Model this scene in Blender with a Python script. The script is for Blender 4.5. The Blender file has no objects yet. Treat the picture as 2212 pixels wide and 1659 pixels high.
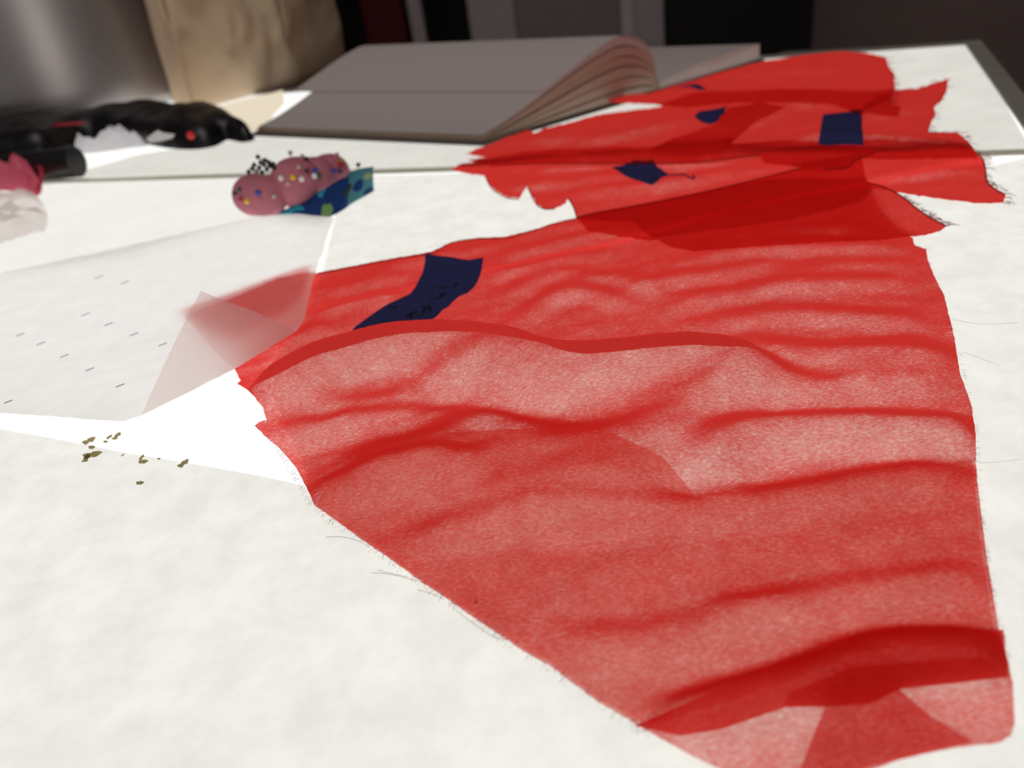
import bpy, bmesh, math, random
import numpy as np
from mathutils import Vector, noise
from mathutils.geometry import delaunay_2d_cdt
random.seed(7); rng = np.random.default_rng(7)
S = bpy.context.scene
COL = S.collection
TZ = 0.75                       # height of the table surface above the floor
HC = 0.125                      # camera height above the table surface
# ------------------------------------------------------------------ camera
FP = 1736.0; PITCH = math.radians(30.9); ROLL = math.radians(8.45)
r0 = Vector((1, 0, 0)); u0 = Vector((0, math.sin(PITCH), math.cos(PITCH))); fw = Vector((0, math.cos(PITCH), -math.sin(PITCH)))
cr = math.cos(ROLL)*r0 - math.sin(ROLL)*u0
cu = math.sin(ROLL)*r0 + math.cos(ROLL)*u0
cam = bpy.data.cameras.new('camera'); camo = bpy.data.objects.new('camera', cam); COL.objects.link(camo)
from mathutils import Matrix
M = Matrix((cr, cu, -fw)).transposed().to_4x4(); M.translation = Vector((0, 0, TZ+HC)); camo.matrix_world = M
cam.sensor_width = 36; cam.lens = FP/2212*36; cam.clip_start = 0.005; cam.clip_end = 30
cam.dof.use_dof = True; cam.dof.focus_distance = 0.215; cam.dof.aperture_fstop = 13.0
S.camera = camo
# ------------------------------------------------------------------ world, light, exposure
w = bpy.data.worlds.new('world'); S.world = w; w.use_nodes = True
w.node_tree.nodes['Background'].inputs[0].default_value = (0.9, 0.82, 0.82, 1)
w.node_tree.nodes['Background'].inputs[1].default_value = 0.03
S.view_settings.view_transform = 'Standard'; S.view_settings.look = 'None'
S.view_settings.exposure = 0.0; S.view_settings.gamma = 1.0
def area(name, loc, size, power, color, target):
    l = bpy.data.lights.new(name, 'AREA'); l.energy = power; l.color = color; l.size = size
    o = bpy.data.objects.new(name, l); COL.objects.link(o); o.location = loc
    o.rotation_euler = (Vector(target)-Vector(loc)).to_track_quat('-Z', 'Y').to_euler()
area('window_light', (-0.15, -1.35, 1.45), 0.7, 5.0, (1.0, 0.94, 0.9), (-.2, .5, TZ))
area('ceiling_light', (-0.3, 0.2, 2.45), 1.0, 7.5, (1.0, 0.91, 0.88), (0, 0.5, TZ))

PANEL_L = 1.12
# ------------------------------------------------------------------ projection helpers (photo pixel -> place on the table)
def ray(x, y):
    x = float(x); y = float(y); return ((x-1106)*cr - (y-829.5)*cu + FP*fw)
def G(x, y, z=0.0):
    d = ray(x, y); t = (HC - z)/-d.z
    return Vector((d.x*t, d.y*t, z))
def Gv(pts, z=0.0):
    p = np.asarray(pts, float); c, u_, f_ = map(np.array, (cr, cu, fw))
    d = (p[:, :1]-1106)*c - (p[:, 1:2]-829.5)*u_ + FP*f_
    t = (HC - z)/-d[:, 2]
    return np.stack([d[:, 0]*t, d[:, 1]*t], 1)
def proj(P):
    v = Vector(P) - Vector((0, 0, HC)); z = v.dot(fw)
    return (1106+FP*v.dot(cr)/z, 829.5-FP*v.dot(cu)/z)
AX = math.radians(-22.7); U = Vector((math.cos(AX), math.sin(AX), 0)); V = Vector((-U.y, U.x, 0))
# ------------------------------------------------------------------ materials
def mat(name):
    m = bpy.data.materials.new(name); m.use_nodes = True; nt = m.node_tree; nt.nodes.clear()
    out = nt.nodes.new('ShaderNodeOutputMaterial')
    class K: pass
    k = K(); k.m = m; k.nt = nt; k.out = out
    def N(t, **kw):
        n = nt.nodes.new('ShaderNode'+t)
        for a, b in kw.items():
            if a.startswith('i_'):
                key = a[2:]; key = int(key) if key.isdigit() else key.replace('_', ' ')
                n.inputs[key].default_value = b
            else: setattr(n, a, b)
        return n
    k.N = N; k.L = lambda a, b: nt.links.new(a, b)
    return k
def c4(c): return (c[0], c[1], c[2], 1)
def math_node(k, op, a, b=None):
    n = k.N('Math', operation=op)
    for i, v in enumerate((a, b)):
        if v is None: continue
        if isinstance(v, (int, float)): n.inputs[i].default_value = v
        else: k.L(v, n.inputs[i])
    return n.outputs[0]
def plain(name, color, rough=0.6, metallic=0.0, noise_amt=0.12, scale=60, bump=0.0, spec=0.4, trans=None):
    k = mat(name); p = k.N('BsdfPrincipled'); p.inputs['Roughness'].default_value = rough; p.inputs['Metallic'].default_value = metallic
    p.inputs['Specular IOR Level'].default_value = spec
    tc = k.N('TexCoord'); nz = k.N('TexNoise', i_Scale=scale, i_Detail=4.0); k.L(tc.outputs['Object'], nz.inputs['Vector'])
    mx = k.N('MixRGB'); mx.inputs[1].default_value = c4([x*(1-noise_amt) for x in color]); mx.inputs[2].default_value = c4([min(1, x*(1+noise_amt)) for x in color])
    k.L(nz.outputs[0], mx.inputs[0]); k.L(mx.outputs[0], p.inputs['Base Color'])
    if bump:
        b = k.N('Bump', i_Strength=bump, i_Distance=0.001); k.L(nz.outputs[0], b.inputs['Height']); k.L(b.outputs[0], p.inputs['Normal'])
    if trans:
        tr = k.N('BsdfTranslucent'); tr.inputs[0].default_value = c4(trans[0]); ms = k.N('MixShader', i_0=trans[1])
        k.L(p.outputs[0], ms.inputs[1]); k.L(tr.outputs[0], ms.inputs[2]); k.L(ms.outputs[0], k.out.inputs[0])
    else: k.L(p.outputs[0], k.out.inputs[0])
    return k.m
def paper_mat(name, a=(0.70, 0.70, 0.65), b=(0.87, 0.87, 0.83), clear=0.35, scale=90, tint=(0.93, 0.93, 0.91)):
    """thin translucent paper: scatters most of the panel light, lets some through, mottled fibre"""
    k = mat(name); tc = k.N('TexCoord')
    n1 = k.N('TexNoise', i_Scale=scale, i_Detail=5.0, i_Roughness=0.6); k.L(tc.outputs['Object'], n1.inputs['Vector'])
    r1 = k.N('ValToRGB'); r1.color_ramp.elements[0].position = 0.32; r1.color_ramp.elements[1].position = 0.68
    r1.color_ramp.elements[0].color = c4(a); r1.color_ramp.elements[1].color = c4(b); k.L(n1.outputs[0], r1.inputs[0])
    tl = k.N('BsdfTranslucent'); df = k.N('BsdfDiffuse'); tp = k.N('BsdfTransparent'); tp.inputs[0].default_value = c4(tint)
    k.L(r1.outputs[0], tl.inputs[0]); k.L(r1.outputs[0], df.inputs[0])
    m1 = k.N('MixShader', i_0=0.2); k.L(tl.outputs[0], m1.inputs[1]); k.L(df.outputs[0], m1.inputs[2])
    m2 = k.N('MixShader', i_0=clear); k.L(m1.outputs[0], m2.inputs[1]); k.L(tp.outputs[0], m2.inputs[2]); k.L(m2.outputs[0], k.out.inputs[0])
    return k.m
def chiffon_mat(name, kk=1.0, red=(0.80, 0.042, 0.036), refl=(0.62, 0.03, 0.025), weave=0.45):
    """open crepe weave: share of the light path stopped by threads grows with the path through the cloth"""
    k = mat(name); tc = k.N('TexCoord'); ge = k.N('NewGeometry')
    dot = k.N('VectorMath', operation='DOT_PRODUCT'); k.L(ge.outputs['Normal'], dot.inputs[0]); k.L(ge.outputs['Incoming'], dot.inputs[1])
    cs = math_node(k, 'MAXIMUM', math_node(k, 'ABSOLUTE', dot.outputs['Value']), 0.06)
    mp = k.N('Mapping'); mp.inputs['Rotation'].default_value = (0, 0, 0.6); mp.inputs['Scale'].default_value = (1, 2.3, 1)
    k.L(tc.outputs['Object'], mp.inputs[0])
    n1 = k.N('TexNoise', i_Scale=900.0, i_Detail=3.0, i_Roughness=0.7); k.L(mp.outputs[0], n1.inputs['Vector'])
    n2 = k.N('TexNoise', i_Scale=170.0, i_Detail=2.0); k.L(tc.outputs['Object'], n2.inputs['Vector'])
    g = math_node(k, 'ADD', math_node(k, 'MULTIPLY', math_node(k, 'SUBTRACT', n1.outputs[0], 0.5), 3.4*weave),
                  math_node(k, 'MULTIPLY', math_node(k, 'SUBTRACT', n2.outputs[0], 0.5), 0.9*weave))
    kv = math_node(k, 'MULTIPLY', math_node(k, 'MAXIMUM', math_node(k, 'ADD', g, 1.0), 0.15), kk)
    op = math_node(k, 'SUBTRACT', 1.0, math_node(k, 'EXPONENT', math_node(k, 'MULTIPLY', math_node(k, 'DIVIDE', kv, math_node(k, 'POWER', cs, 1.6)), -1.0)))
    tl = k.N('BsdfTranslucent'); tl.inputs[0].default_value = c4(red)
    df = k.N('BsdfDiffuse'); df.inputs[0].default_value = c4(refl)
    gl = k.N('BsdfGlossy', i_Roughness=0.45); gl.inputs[0].default_value = (0.9, 0.5, 0.5, 1)
    m1 = k.N('MixShader', i_0=0.22); k.L(tl.outputs[0], m1.inputs[1]); k.L(df.outputs[0], m1.inputs[2])
    m3 = k.N('MixShader', i_0=0.02); k.L(m1.outputs[0], m3.inputs[1]); k.L(gl.outputs[0], m3.inputs[2])
    tp = k.N('BsdfTransparent'); tp.inputs[0].default_value = (1.0, 0.84, 0.79, 1)
    m2 = k.N('MixShader'); k.L(op, m2.inputs[0]); k.L(tp.outputs[0], m2.inputs[1]); k.L(m3.outputs[0], m2.inputs[2]); k.L(m2.outputs[0], k.out.inputs[0])
    return k.m
k = mat('lit_acrylic'); e = k.N('Emission', i_Strength=PANEL_L); e.inputs[0].default_value = (1.0, 0.985, 0.95, 1)
k.L(e.outputs[0], k.out.inputs[0]); M_PANEL = k.m
M_PAPER = paper_mat('translucent_pattern_paper')
M_PAPER_FAR = paper_mat('flat_tracing_paper', (0.64, 0.63, 0.59), (0.73, 0.72, 0.68), 0.2, 40)
M_CURL = paper_mat('curled_pattern_paper', (0.82, 0.80, 0.79), (0.88, 0.87, 0.86), 0.13, 110, (0.9, 0.9, 0.9))
M_CH = chiffon_mat('red_chiffon', 0.96, weave=0.75)
M_CH2 = chiffon_mat('red_chiffon_inner_layer', 0.30)
M_EDGE = plain('red_chiffon_raw_edge', (0.40, 0.015, 0.02), 0.8, trans=((0.6, 0.03, 0.03), 0.55))
M_TAPE = plain('blue_masking_tape', (0.045, 0.055, 0.22), 0.7, noise_amt=0.3, scale=180, bump=0.3, trans=((0.06, 0.07, 0.24), 0.4))
M_INK = plain('black_marker_ink', (0.004, 0.004, 0.012), 0.5)
M_FRAME = plain('light_table_frame', (0.30, 0.29, 0.26), 0.5)
M_SEAM = plain('glass_edge_strip', (0.50, 0.49, 0.42), 0.4, trans=((0.7, 0.69, 0.58), 0.5))
M_PAGE = plain('book_page', (0.50, 0.455, 0.44), 0.85, noise_amt=0.03, scale=400)
M_PAGE2 = plain('book_page_edge', (0.42, 0.32, 0.25), 0.85, noise_amt=0.05, scale=300)
M_COVER = plain('book_cover', (0.05, 0.045, 0.04), 0.6)
M_KRAFT = plain('kraft_paper', (0.80, 0.69, 0.52), 0.75, noise_amt=0.16, scale=25, bump=0.15, trans=((.88, .70, .50), .5))
M_STEEL = plain('dark_brushed_steel', (0.38, 0.35, 0.345), 0.40, metallic=0.75, noise_amt=0.04, scale=300)
M_SATIN = plain('black_satin', (0.006, 0.006, 0.007), 0.35, noise_amt=0.3)
M_BLACKP = plain('black_plastic', (0.014, 0.014, 0.015), 0.3)
M_STAIN = plain('olive_stain', (0.20, 0.17, 0.08), 0.8, noise_amt=0.4, scale=700, trans=((0.36, 0.30, 0.14), 0.6))
M_PENCIL = plain('pencil_grey', (0.25, 0.25, 0.26), 0.8, trans=((0.45, 0.45, 0.46), 0.6))
# ------------------------------------------------------------------ object helpers
def tag(o, label=None, cat=None, group=None, kind=None):
    if label: o['label'] = label
    if cat: o['category'] = cat
    if group: o['group'] = group
    if kind: o['kind'] = kind
    return o
def thing(name, loc, label, cat, group=None):
    o = bpy.data.objects.new(name, None); COL.objects.link(o); o.location = (loc[0], loc[1], loc[2]+TZ); o.empty_display_size = 0.02
    return tag(o, label, cat, group)
def link(name, verts, faces, m, parent=None, smooth=True):
    """vertices given in table coordinates (z=0 is the table surface)"""
    off = Vector((0, 0, TZ))
    loc = parent.location if parent else Vector((0, 0, 0))
    par = parent
    while par is not None and par.parent is not None:
        par = par.parent; loc = loc + par.location
    me = bpy.data.meshes.new(name); me.from_pydata([tuple(Vector(v)+off-loc) for v in verts], [], faces); me.update()
    me.materials.append(m)
    if smooth:
        for p in me.polygons: p.use_smooth = True
    o = bpy.data.objects.new(name, me); COL.objects.link(o)
    if parent: o.parent = parent
    return o
def box_vf(o, ax, ay, az, vs=None, fs=None):
    """box from corner o with edge vectors"""
    vs = [] if vs is None else vs; fs = [] if fs is None else fs; b = len(vs); o = Vector(o)
    for k_ in range(8): vs.append(o + (ax if k_ & 1 else 0*ax) + (ay if k_ & 2 else 0*ay) + (az if k_ & 4 else 0*az))
    for f in ((0, 2, 3, 1), (4, 5, 7, 6), (0, 1, 5, 4), (2, 6, 7, 3), (0, 4, 6, 2), (1, 3, 7, 5)): fs.append([b+i for i in f])
    return vs, fs
def bevelled(o, wdt=0.001, seg=2):
    mod = o.modifiers.new('bevel', 'BEVEL'); mod.width = wdt; mod.segments = seg; mod.limit_method = 'ANGLE'
    return o
def tube_vf(pts, r, vs, fs, n=5, taper=False):
    pts = [Vector(p) for p in pts]; base = len(vs)
    for i, p in enumerate(pts):
        t = (pts[min(i+1, len(pts)-1)] - pts[max(i-1, 0)]).normalized()
        a = t.cross(Vector((0.13, 0.21, 0.97))).normalized(); b = t.cross(a)
        rr = r*(1-0.75*i/(len(pts)-1)) if taper else r
        for j in range(n):
            an = 2*math.pi*j/n; vs.append(p + (a*math.cos(an)+b*math.sin(an))*rr)
    for i in range(len(pts)-1):
        for j in range(n):
            q = base+i*n; fs.append([q+j, q+(j+1) % n, q+n+(j+1) % n, q+n+j])
    fs.append([base+j for j in range(n)][::-1]); fs.append([base+(len(pts)-1)*n+j for j in range(n)])
def dens(poly, step, closed=True, jit=0.0, smooth=True):
    """resample a pixel outline (Catmull-Rom when smooth)"""
    P = [np.array(p, float) for p in poly]; n = len(P); out = []
    for i in range(n if closed else n-1):
        p1, p2 = P[i], P[(i+1) % n]
        p0 = P[(i-1) % n] if (closed or i > 0) else p1; p3 = P[(i+2) % n] if (closed or i+2 < n) else p2
        L = np.linalg.norm(p2-p1); m_ = max(1, int(round(L/step)))
        for j in range(m_):
            t = j/m_
            if smooth: q = 0.5*((2*p1)+(-p0+p2)*t+(2*p0-5*p1+4*p2-p3)*t*t+(-p0+3*p1-3*p2+p3)*t**3)
            else: q = p1+(p2-p1)*t
            out.append(q)
    if not closed: out.append(P[-1])
    out = np.array(out)
    if jit: out = out + rng.normal(0, jit, out.shape)
    return out
def inside(pts, poly):
    x, y = pts[:, 0], pts[:, 1]; res = np.zeros(len(pts), bool); n = len(poly)
    for i in range(n):
        x1, y1 = poly[i]; x2, y2 = poly[(i+1) % n]
        if y1 == y2: continue
        c = ((y1 > y) != (y2 > y)) & (x < (x2-x1)*(y-y1)/(y2-y1)+x1); res ^= c
    return res
def segdist(pts, poly, closed=True):
    d = np.full(len(pts), 1e9); n = len(poly)
    for i in range(n if closed else n-1):
        a = poly[i]; b = poly[(i+1) % n]; ab = b-a; l2 = max(ab@ab, 1e-18)
        t = np.clip(((pts-a)@ab)/l2, 0, 1); q = a+t[:, None]*ab; d = np.minimum(d, np.hypot(*(pts-q).T))
    return d
# ------------------------------------------------------------------ cloth height field (folds traced at their crests)
def sm(t): t = np.clip(t, 0, 1); return t*t*(3-2*t)
FOLDS = []
def fold(pts, A, rise, drop, endt=0.25, crest=True):
    """crest polyline in pixels (left to right); A, rise, drop in mm: gentle slope towards the camera side, steep behind"""
    px = dens(pts, 25, closed=False); 
    if drop < 10 and A < 6:
        if px[:, 1].mean() < 740: A *= 0.95; drop *= 1.8; rise *= 1.1
        else: A *= 1.3; drop *= 2.2; rise *= 1.5
    FOLDS.append((Gv(px, A/1000 if crest else 0), A/1000, rise/1000, drop/1000, endt))
def Hc(xy):
    xy = np.asarray(xy, float); h = np.zeros(len(xy))
    for P, A, rise, drop, endt in FOLDS:
        lo = P.min(0)-max(rise, drop); hi = P.max(0)+max(rise, drop)
        idx = np.where((xy[:, 0] > lo[0]) & (xy[:, 0] < hi[0]) & (xy[:, 1] > lo[1]) & (xy[:, 1] < hi[1]))[0]
        if not len(idx): continue
        q = xy[idx]; best = np.full(len(q), 1e9); sd = np.zeros(len(q)); par = np.zeros(len(q))
        n = len(P)-1
        for i in range(n):
            a, b = P[i], P[i+1]; ab = b-a; l2 = ab@ab; t = ((q-a)@ab)/l2; tc = np.clip(t, 0, 1)
            dd = np.hypot(*(q-(a+tc[:, None]*ab)).T); cz = ab[0]*(q[:, 1]-a[1])-ab[1]*(q[:, 0]-a[0])
            m_ = dd < best; best[m_] = dd[m_]; sd[m_] = (np.sign(cz)*dd)[m_]; par[m_] = ((i+tc)/n)[m_]
        e_ = 1.0 if endt == 0 else np.minimum(sm(par/endt), sm((1-par)/endt))
        prof = np.where(sd < 0, sm(1+sd/rise), 1-sm(sd/drop))
        h[idx] += A*prof*e_
    x, y = xy[:, 0]*1000, xy[:, 1]*1000
    # small wrinkles, long along the cloth's run
    wx = x+6*np.sin(y/23+1.3)+4*np.sin(x/31+y/40); wy = y-0.22*x+5*np.sin(x/27+0.6)+3*np.sin(x/11+y/37)
    n_ = np.sin(wy/5.3+1.1*np.sin(wx/29))*0.16+np.sin(wy/3.1+wx/41+1.7*np.sin(wx/17))*0.06+np.sin(wy/9.0-wx/55+2*np.sin(wx/47+2))*0.30
    amp = 0.55+0.45*np.sin(x/37+y/51)
    key = len(xy)
    cr_ = np.array([noise.noise(Vector((a*34, (b-.22*a)*80, 1.7)))*.9+noise.noise(Vector((a*95, (b-.2*a)*210, 5.1)))*.28 for a, b in xy])
    return h + ((n_*amp+0.45)*.6+np.maximum(cr_+.35, 0)*.75)/1000*np.clip((y-20)/200, 0.35, 1.0)
def unproj(px, off):
    z = np.full(len(px), off)
    for _ in range(7):
        xy = Gv(px, z); z = 0.5*z+0.5*(Hc(xy)+off)
    return xy
def sheet_mesh(outline_w, inner_w, hf):
    n = len(outline_w); ins = inner_w[inside(inner_w, outline_w)]
    if len(ins):
        d = segdist(ins, outline_w); ins = ins[d > 0.0006]
    pts = [Vector((float(a), float(b))) for a, b in outline_w] + [Vector((float(a), float(b))) for a, b in ins]
    vs, _, fs, *_r = delaunay_2d_cdt(pts, [], [list(range(n))], 1, 1e-7)
    xy = np.array([(v.x, v.y) for v in vs]); z = hf(xy)
    return [Vector((a, b, c)) for (a, b), c in zip(xy, z)], [list(f) for f in fs]
def cloth(name, outline, off, m, parent=None, step=7, jit=0.5, cell=8, hf=None, smooth=True):
    ow = unproj(dens(outline, step, jit=jit, smooth=smooth), off)
    o = np.array(outline); x0, y0 = o.min(0)-40; x1, y1 = o.max(0)+90
    gx, gy = np.meshgrid(np.arange(x0, x1, cell), np.arange(max(y0, -60), y1, cell*0.75))
    g = np.stack([gx.ravel(), gy.ravel()], 1)+rng.uniform(-1.2, 1.2, (gx.size, 2))
    v, f = sheet_mesh(ow, Gv(g, 0.0), hf or (lambda xy: Hc(xy)+off))
    return link(name, v, f, m, parent), ow
def fray(parent, px, off, n, lng, r=0.000028, name='frayed_threads', m=None, spread=1.0):
    P = unproj(dens(px, 6, closed=False), off); vs, fs = [], []
    for i in range(n):
        j = random.randrange(len(P)-1); a = Vector((*P[j], 0)); t = Vector((*(P[j+1]-P[j]), 0)).normalized(); nrm = Vector((t.y, -t.x, 0))
        L = lng/1000*random.uniform(0.35, 1.2); d = (nrm+t*random.uniform(-1, 1)*spread).normalized()
        z0 = float(Hc([P[j]])[0])+off; side = Vector((-d.y, d.x, 0))*random.uniform(-0.4, 0.4)
        pts = [a-d*0.0006+Vector((0, 0, z0)), a+d*L*0.4+side*L*0.2+Vector((0, 0, z0+random.uniform(0, .0006))), a+d*L*0.75+side*L*0.6+Vector((0, 0, z0)), a+d*L+side*L*1.2+Vector((0, 0, max(0.0006, z0-0.0003)))]
        tube_vf(pts, r, vs, fs, 3)
    return tag(link(name, vs, fs, m or M_EDGE, parent), kind='stuff')
def edge_roll(parent, px, off, r=0.00022, name='rolled_edge'):
    P = unproj(dens(px, 10, closed=False), off); h = Hc(P); vs, fs = [], []
    tube_vf([Vector((a, b, c+off)) for (a, b), c in zip(P, h)], r, vs, fs, 5)
    return link(name, vs, fs, M_EDGE, parent)
# main folds of the big piece
fold([(470, 840), (515, 830), (600, 790), (680, 748), (750, 728), (830, 708), (930, 700), (1010, 703), (1090, 716), (1170, 738), (1250, 747), (1340, 742), (1420, 733), (1500, 730), (1580, 740), (1650, 760), (1740, 790)], 10.5, 31, 12, 0.12)
fold([(620, 905), (760, 880), (900, 850), (990, 815), (1060, 808), (1130, 850), (1230, 880)], 2.6, 14, 12, .3)
fold([(540, 930), (640, 935), (760, 915), (900, 900), (1010, 905), (1100, 930), (1180, 960)], 2.2, 8, 4, 0.2)
fold([(1350, 900), (1450, 890), (1600, 850), (1800, 830), (2000, 822), (2110, 830)], 1.7, 8, 5, 0.2)
fold([(1480, 1060), (1540, 990), (1610, 935), (1700, 912), (1850, 908), (2000, 912), (2140, 925)], 3.6, 9, 5, 0.14)
fold([(640, 1085), (740, 1060), (850, 1040), (960, 1030), (1060, 1060)], 2.0, 8, 4, 0.2)
fold([(860, 1010), (960, 960), (1050, 930), (1150, 950), (1250, 1000)], 2.0, 9, 6, 0.3)
fold([(820, 1165), (1000, 1150), (1150, 1125), (1250, 1160)], 1.6, 6, 3.5, 0.3)
fold([(1100, 1110), (1300, 1110), (1500, 1095), (1700, 1070), (1900, 1035), (2120, 1010)], 1.8, 8, 3.5, 0.15)
fold([(1500, 1330), (1700, 1300), (1900, 1270), (2150, 1235)], 1.2, 6, 3, 0.2)
fold([(1150, 1400), (1400, 1380), (1600, 1340), (1800, 1320)], 1.2, 7, 3.5, 0.25)
fold([(1400, 1560), (1560, 1510), (1700, 1470), (1830, 1420), (1950, 1392), (2190, 1395)], 3.2, 7, 3.5, 0.15)
fold([(640, 1010), (760, 995), (900, 985), (1050, 980), (1200, 975), (1350, 945), (1500, 890), (1640, 830)], 6.5, 26, 24, .22)
fold([(900, 1130), (1100, 1090), (1300, 1060), (1500, 1040)], 2.5, 12, 12, .3)
# the ripples above the main fold
for pts, A in (([(1120, 700), (1180, 655), (1260, 632), (1340, 650), (1390, 668)], 2.2), ([(1150, 660), (1240, 615), (1330, 602), (1400, 630), (1480, 650)], 1.6),
               ([(1330, 640), (1430, 610), (1550, 590), (1700, 560)], 1.7), ([(1380, 690), (1500, 650), (1650, 625), (1800, 612), (2020, 600)], 1.9),
               ([(1450, 720), (1600, 690), (1750, 680), (1900, 690), (2060, 700)], 1.8), ([(1550, 745), (1720, 760), (1900, 760), (2080, 745)], 2.0),
               ([(1000, 600), (1120, 585), (1240, 560), (1350, 545)], 1.5), ([(1060, 560), (1200, 530), (1330, 500), (1400, 505)], 1.4),
               ([(690, 640), (800, 615), (900, 590)], 1.4), ([(670, 690), (780, 655), (880, 640)], 1.5), ([(1050, 650), (1100, 640), (1180, 600), (1300, 585)], 1.4),
               ([(1450, 575), (1600, 548), (1800, 535), (2000, 545)], 1.7), ([(1600, 640), (1750, 590), (1900, 575), (2030, 590)], 1.3),
               ([(740, 620), (860, 575), (1000, 545), (1150, 525)], 1.1), ([(1780, 800), (1900, 790), (2080, 770)], 1.4), ([(560, 770), (640, 735), (720, 700)], 1.3)):
    fold(pts, A, 9, 5.5, 0.3)
# far pieces
for pts, A, rs, dp in (([(1060, 400), (1200, 400), (1320, 385), (1420, 395), (1500, 400)], 2.0, 12, 7), ([(1150, 440), (1300, 415), (1450, 400), (1600, 370), (1700, 355)], 2.2, 12, 6),
               ([(1040, 345), (1200, 350), (1330, 340), (1500, 345), (1650, 320), (1780, 325)], 4.0, 16, 8), ([(1050, 315), (1200, 305), (1330, 300), (1450, 270), (1560, 240)], 3.0, 14, 9),
               ([(1450, 300), (1540, 285), (1640, 250), (1720, 225), (1850, 225)], 4.0, 16, 8), ([(1640, 320), (1760, 300), (1900, 305), (2100, 320)], 3.0, 12, 8),
               ([(1880, 395), (1960, 385), (2060, 372), (2120, 380)], 1.6, 9, 6), ([(1860, 250), (1930, 245), (2020, 200)], 2.4, 14, 8), ([(1470, 180), (1640, 165), (1800, 160), (1900, 170)], 2.5, 22, 14),
               ([(1440, 500), (1600, 470), (1750, 440), (1860, 430)], 2.0, 10, 6), ([(1500, 545), (1600, 520), (1750, 500), (1930, 500)], 2.2, 9, 6), ([(1450, 460), (1600, 425), (1800, 390)], 1.6, 9, 6)):
    fold(pts, A, rs, dp, 0.3)
# ------------------------------------------------------------------ the room
def room():
    zf = -TZ; x0, x1, y0, y1, z1 = -2.6, 2.6, -1.6, 2.3, 1.85
    M_W = plain('wall_paint', (0.36, 0.27, 0.255), 0.9, scale=8); M_F = plain('floor_dark', (0.06, 0.05, 0.048), 0.7, scale=12)
    def slab(name, o, a, b, c, m):
        v, f = box_vf(o, Vector(a), Vector(b), Vector(c)); return tag(link(name, v, f, m, smooth=False), kind='structure')
    slab('floor', (x0, y0, zf-.05), (x1-x0, 0, 0), (0, y1-y0, 0), (0, 0, .05), M_F)
    slab('ceiling', (x0, y0, z1), (x1-x0, 0, 0), (0, y1-y0, 0), (0, 0, .05), plain('ceiling_paint', (.5, .48, .46)))
    slab('wall_back', (x0, y1, zf), (x1-x0, 0, 0), (0, .08, 0), (0, 0, z1-zf), M_W)
    slab('wall_front', (x0, y0-.08, zf), (x1-x0, 0, 0), (0, .08, 0), (0, 0, z1-zf), M_W)
    slab('wall_left', (x0-.08, y0, zf), (.08, 0, 0), (0, y1-y0, 0), (0, 0, z1-zf), M_W)
    slab('wall_right', (x1, y0, zf), (.08, 0, 0), (0, y1-y0, 0), (0, 0, z1-zf), M_W)
room()
YB = 1.75
def bx(px, yy=30, Y=YB):
    d = ray(px, yy); return d.x/d.y*Y
def panel(name, parent, pa, pb, z0, z1, dep, m, dy=0.0):
    xa, xb = bx(pa), bx(pb)
    v, f = box_vf((xa, YB+dy, z0), Vector((xb-xa, 0, 0)), Vector((0, dep, 0)), Vector((0, 0, z1-z0))); return link(name, v, f, m, parent, False)
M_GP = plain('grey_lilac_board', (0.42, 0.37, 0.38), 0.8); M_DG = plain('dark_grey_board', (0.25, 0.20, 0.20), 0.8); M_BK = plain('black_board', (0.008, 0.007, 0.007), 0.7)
M_LG = plain('pale_grey_board', (0.55, 0.5, 0.5), 0.8); M_DR = plain('dark_red_cloth', (0.10, 0.006, 0.012), 0.8)
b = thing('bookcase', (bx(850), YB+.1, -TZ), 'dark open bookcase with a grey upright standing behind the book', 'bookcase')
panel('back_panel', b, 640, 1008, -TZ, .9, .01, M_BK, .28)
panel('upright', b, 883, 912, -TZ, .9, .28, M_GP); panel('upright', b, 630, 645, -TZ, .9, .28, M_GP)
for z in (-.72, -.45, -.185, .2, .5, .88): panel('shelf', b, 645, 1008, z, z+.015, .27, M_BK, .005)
o = thing('storage_box', (bx(820), YB+.15, -.169), 'dark red box on the bookcase shelf behind the paper bag', 'box')
v, f = box_vf((bx(775), YB+.06, -.169), Vector((bx(868)-bx(775), 0, 0)), Vector((0, .18, 0)), Vector((0, 0, .22))); bevelled(link('box_body', v, f, M_DR, o, False), .006)
v, f = box_vf((bx(773), YB+.055, .05), Vector((bx(870)-bx(773), 0, 0)), Vector((0, .19, 0)), Vector((0, 0, .03))); bevelled(link('lid', v, f, M_DR, o, False), .006)
c = thing('cupboard', (bx(1200), YB+.1, -TZ), 'grey cupboard with panelled doors behind the open notebook', 'cupboard')
panel('body', c, 1012, 1436, -TZ, .8, .25, M_DG, .03)
panel('door', c, 1013, 1112, -TZ+.02, .78, .02, M_GP, .008); panel('door', c, 1115, 1338, -TZ+.02, .78, .02, M_DG, .008)
dr = panel('door', c, 1341, 1435, -TZ+.02, .78, .02, M_GP, .008)
panel('notice', c, 1344, 1366, -.16, .05, .006, M_LG, .001)
c = thing('black_cabinet', (bx(1600), YB+.1, -TZ), 'tall matt black cabinet standing right of the grey cupboard', 'cabinet')
panel('body', c, 1439, 1761, -TZ, .7, .3, M_BK, .02)
panel('door', c, 1442, 1758, -TZ+.03, .68, .018, M_BK, .0)
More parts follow.
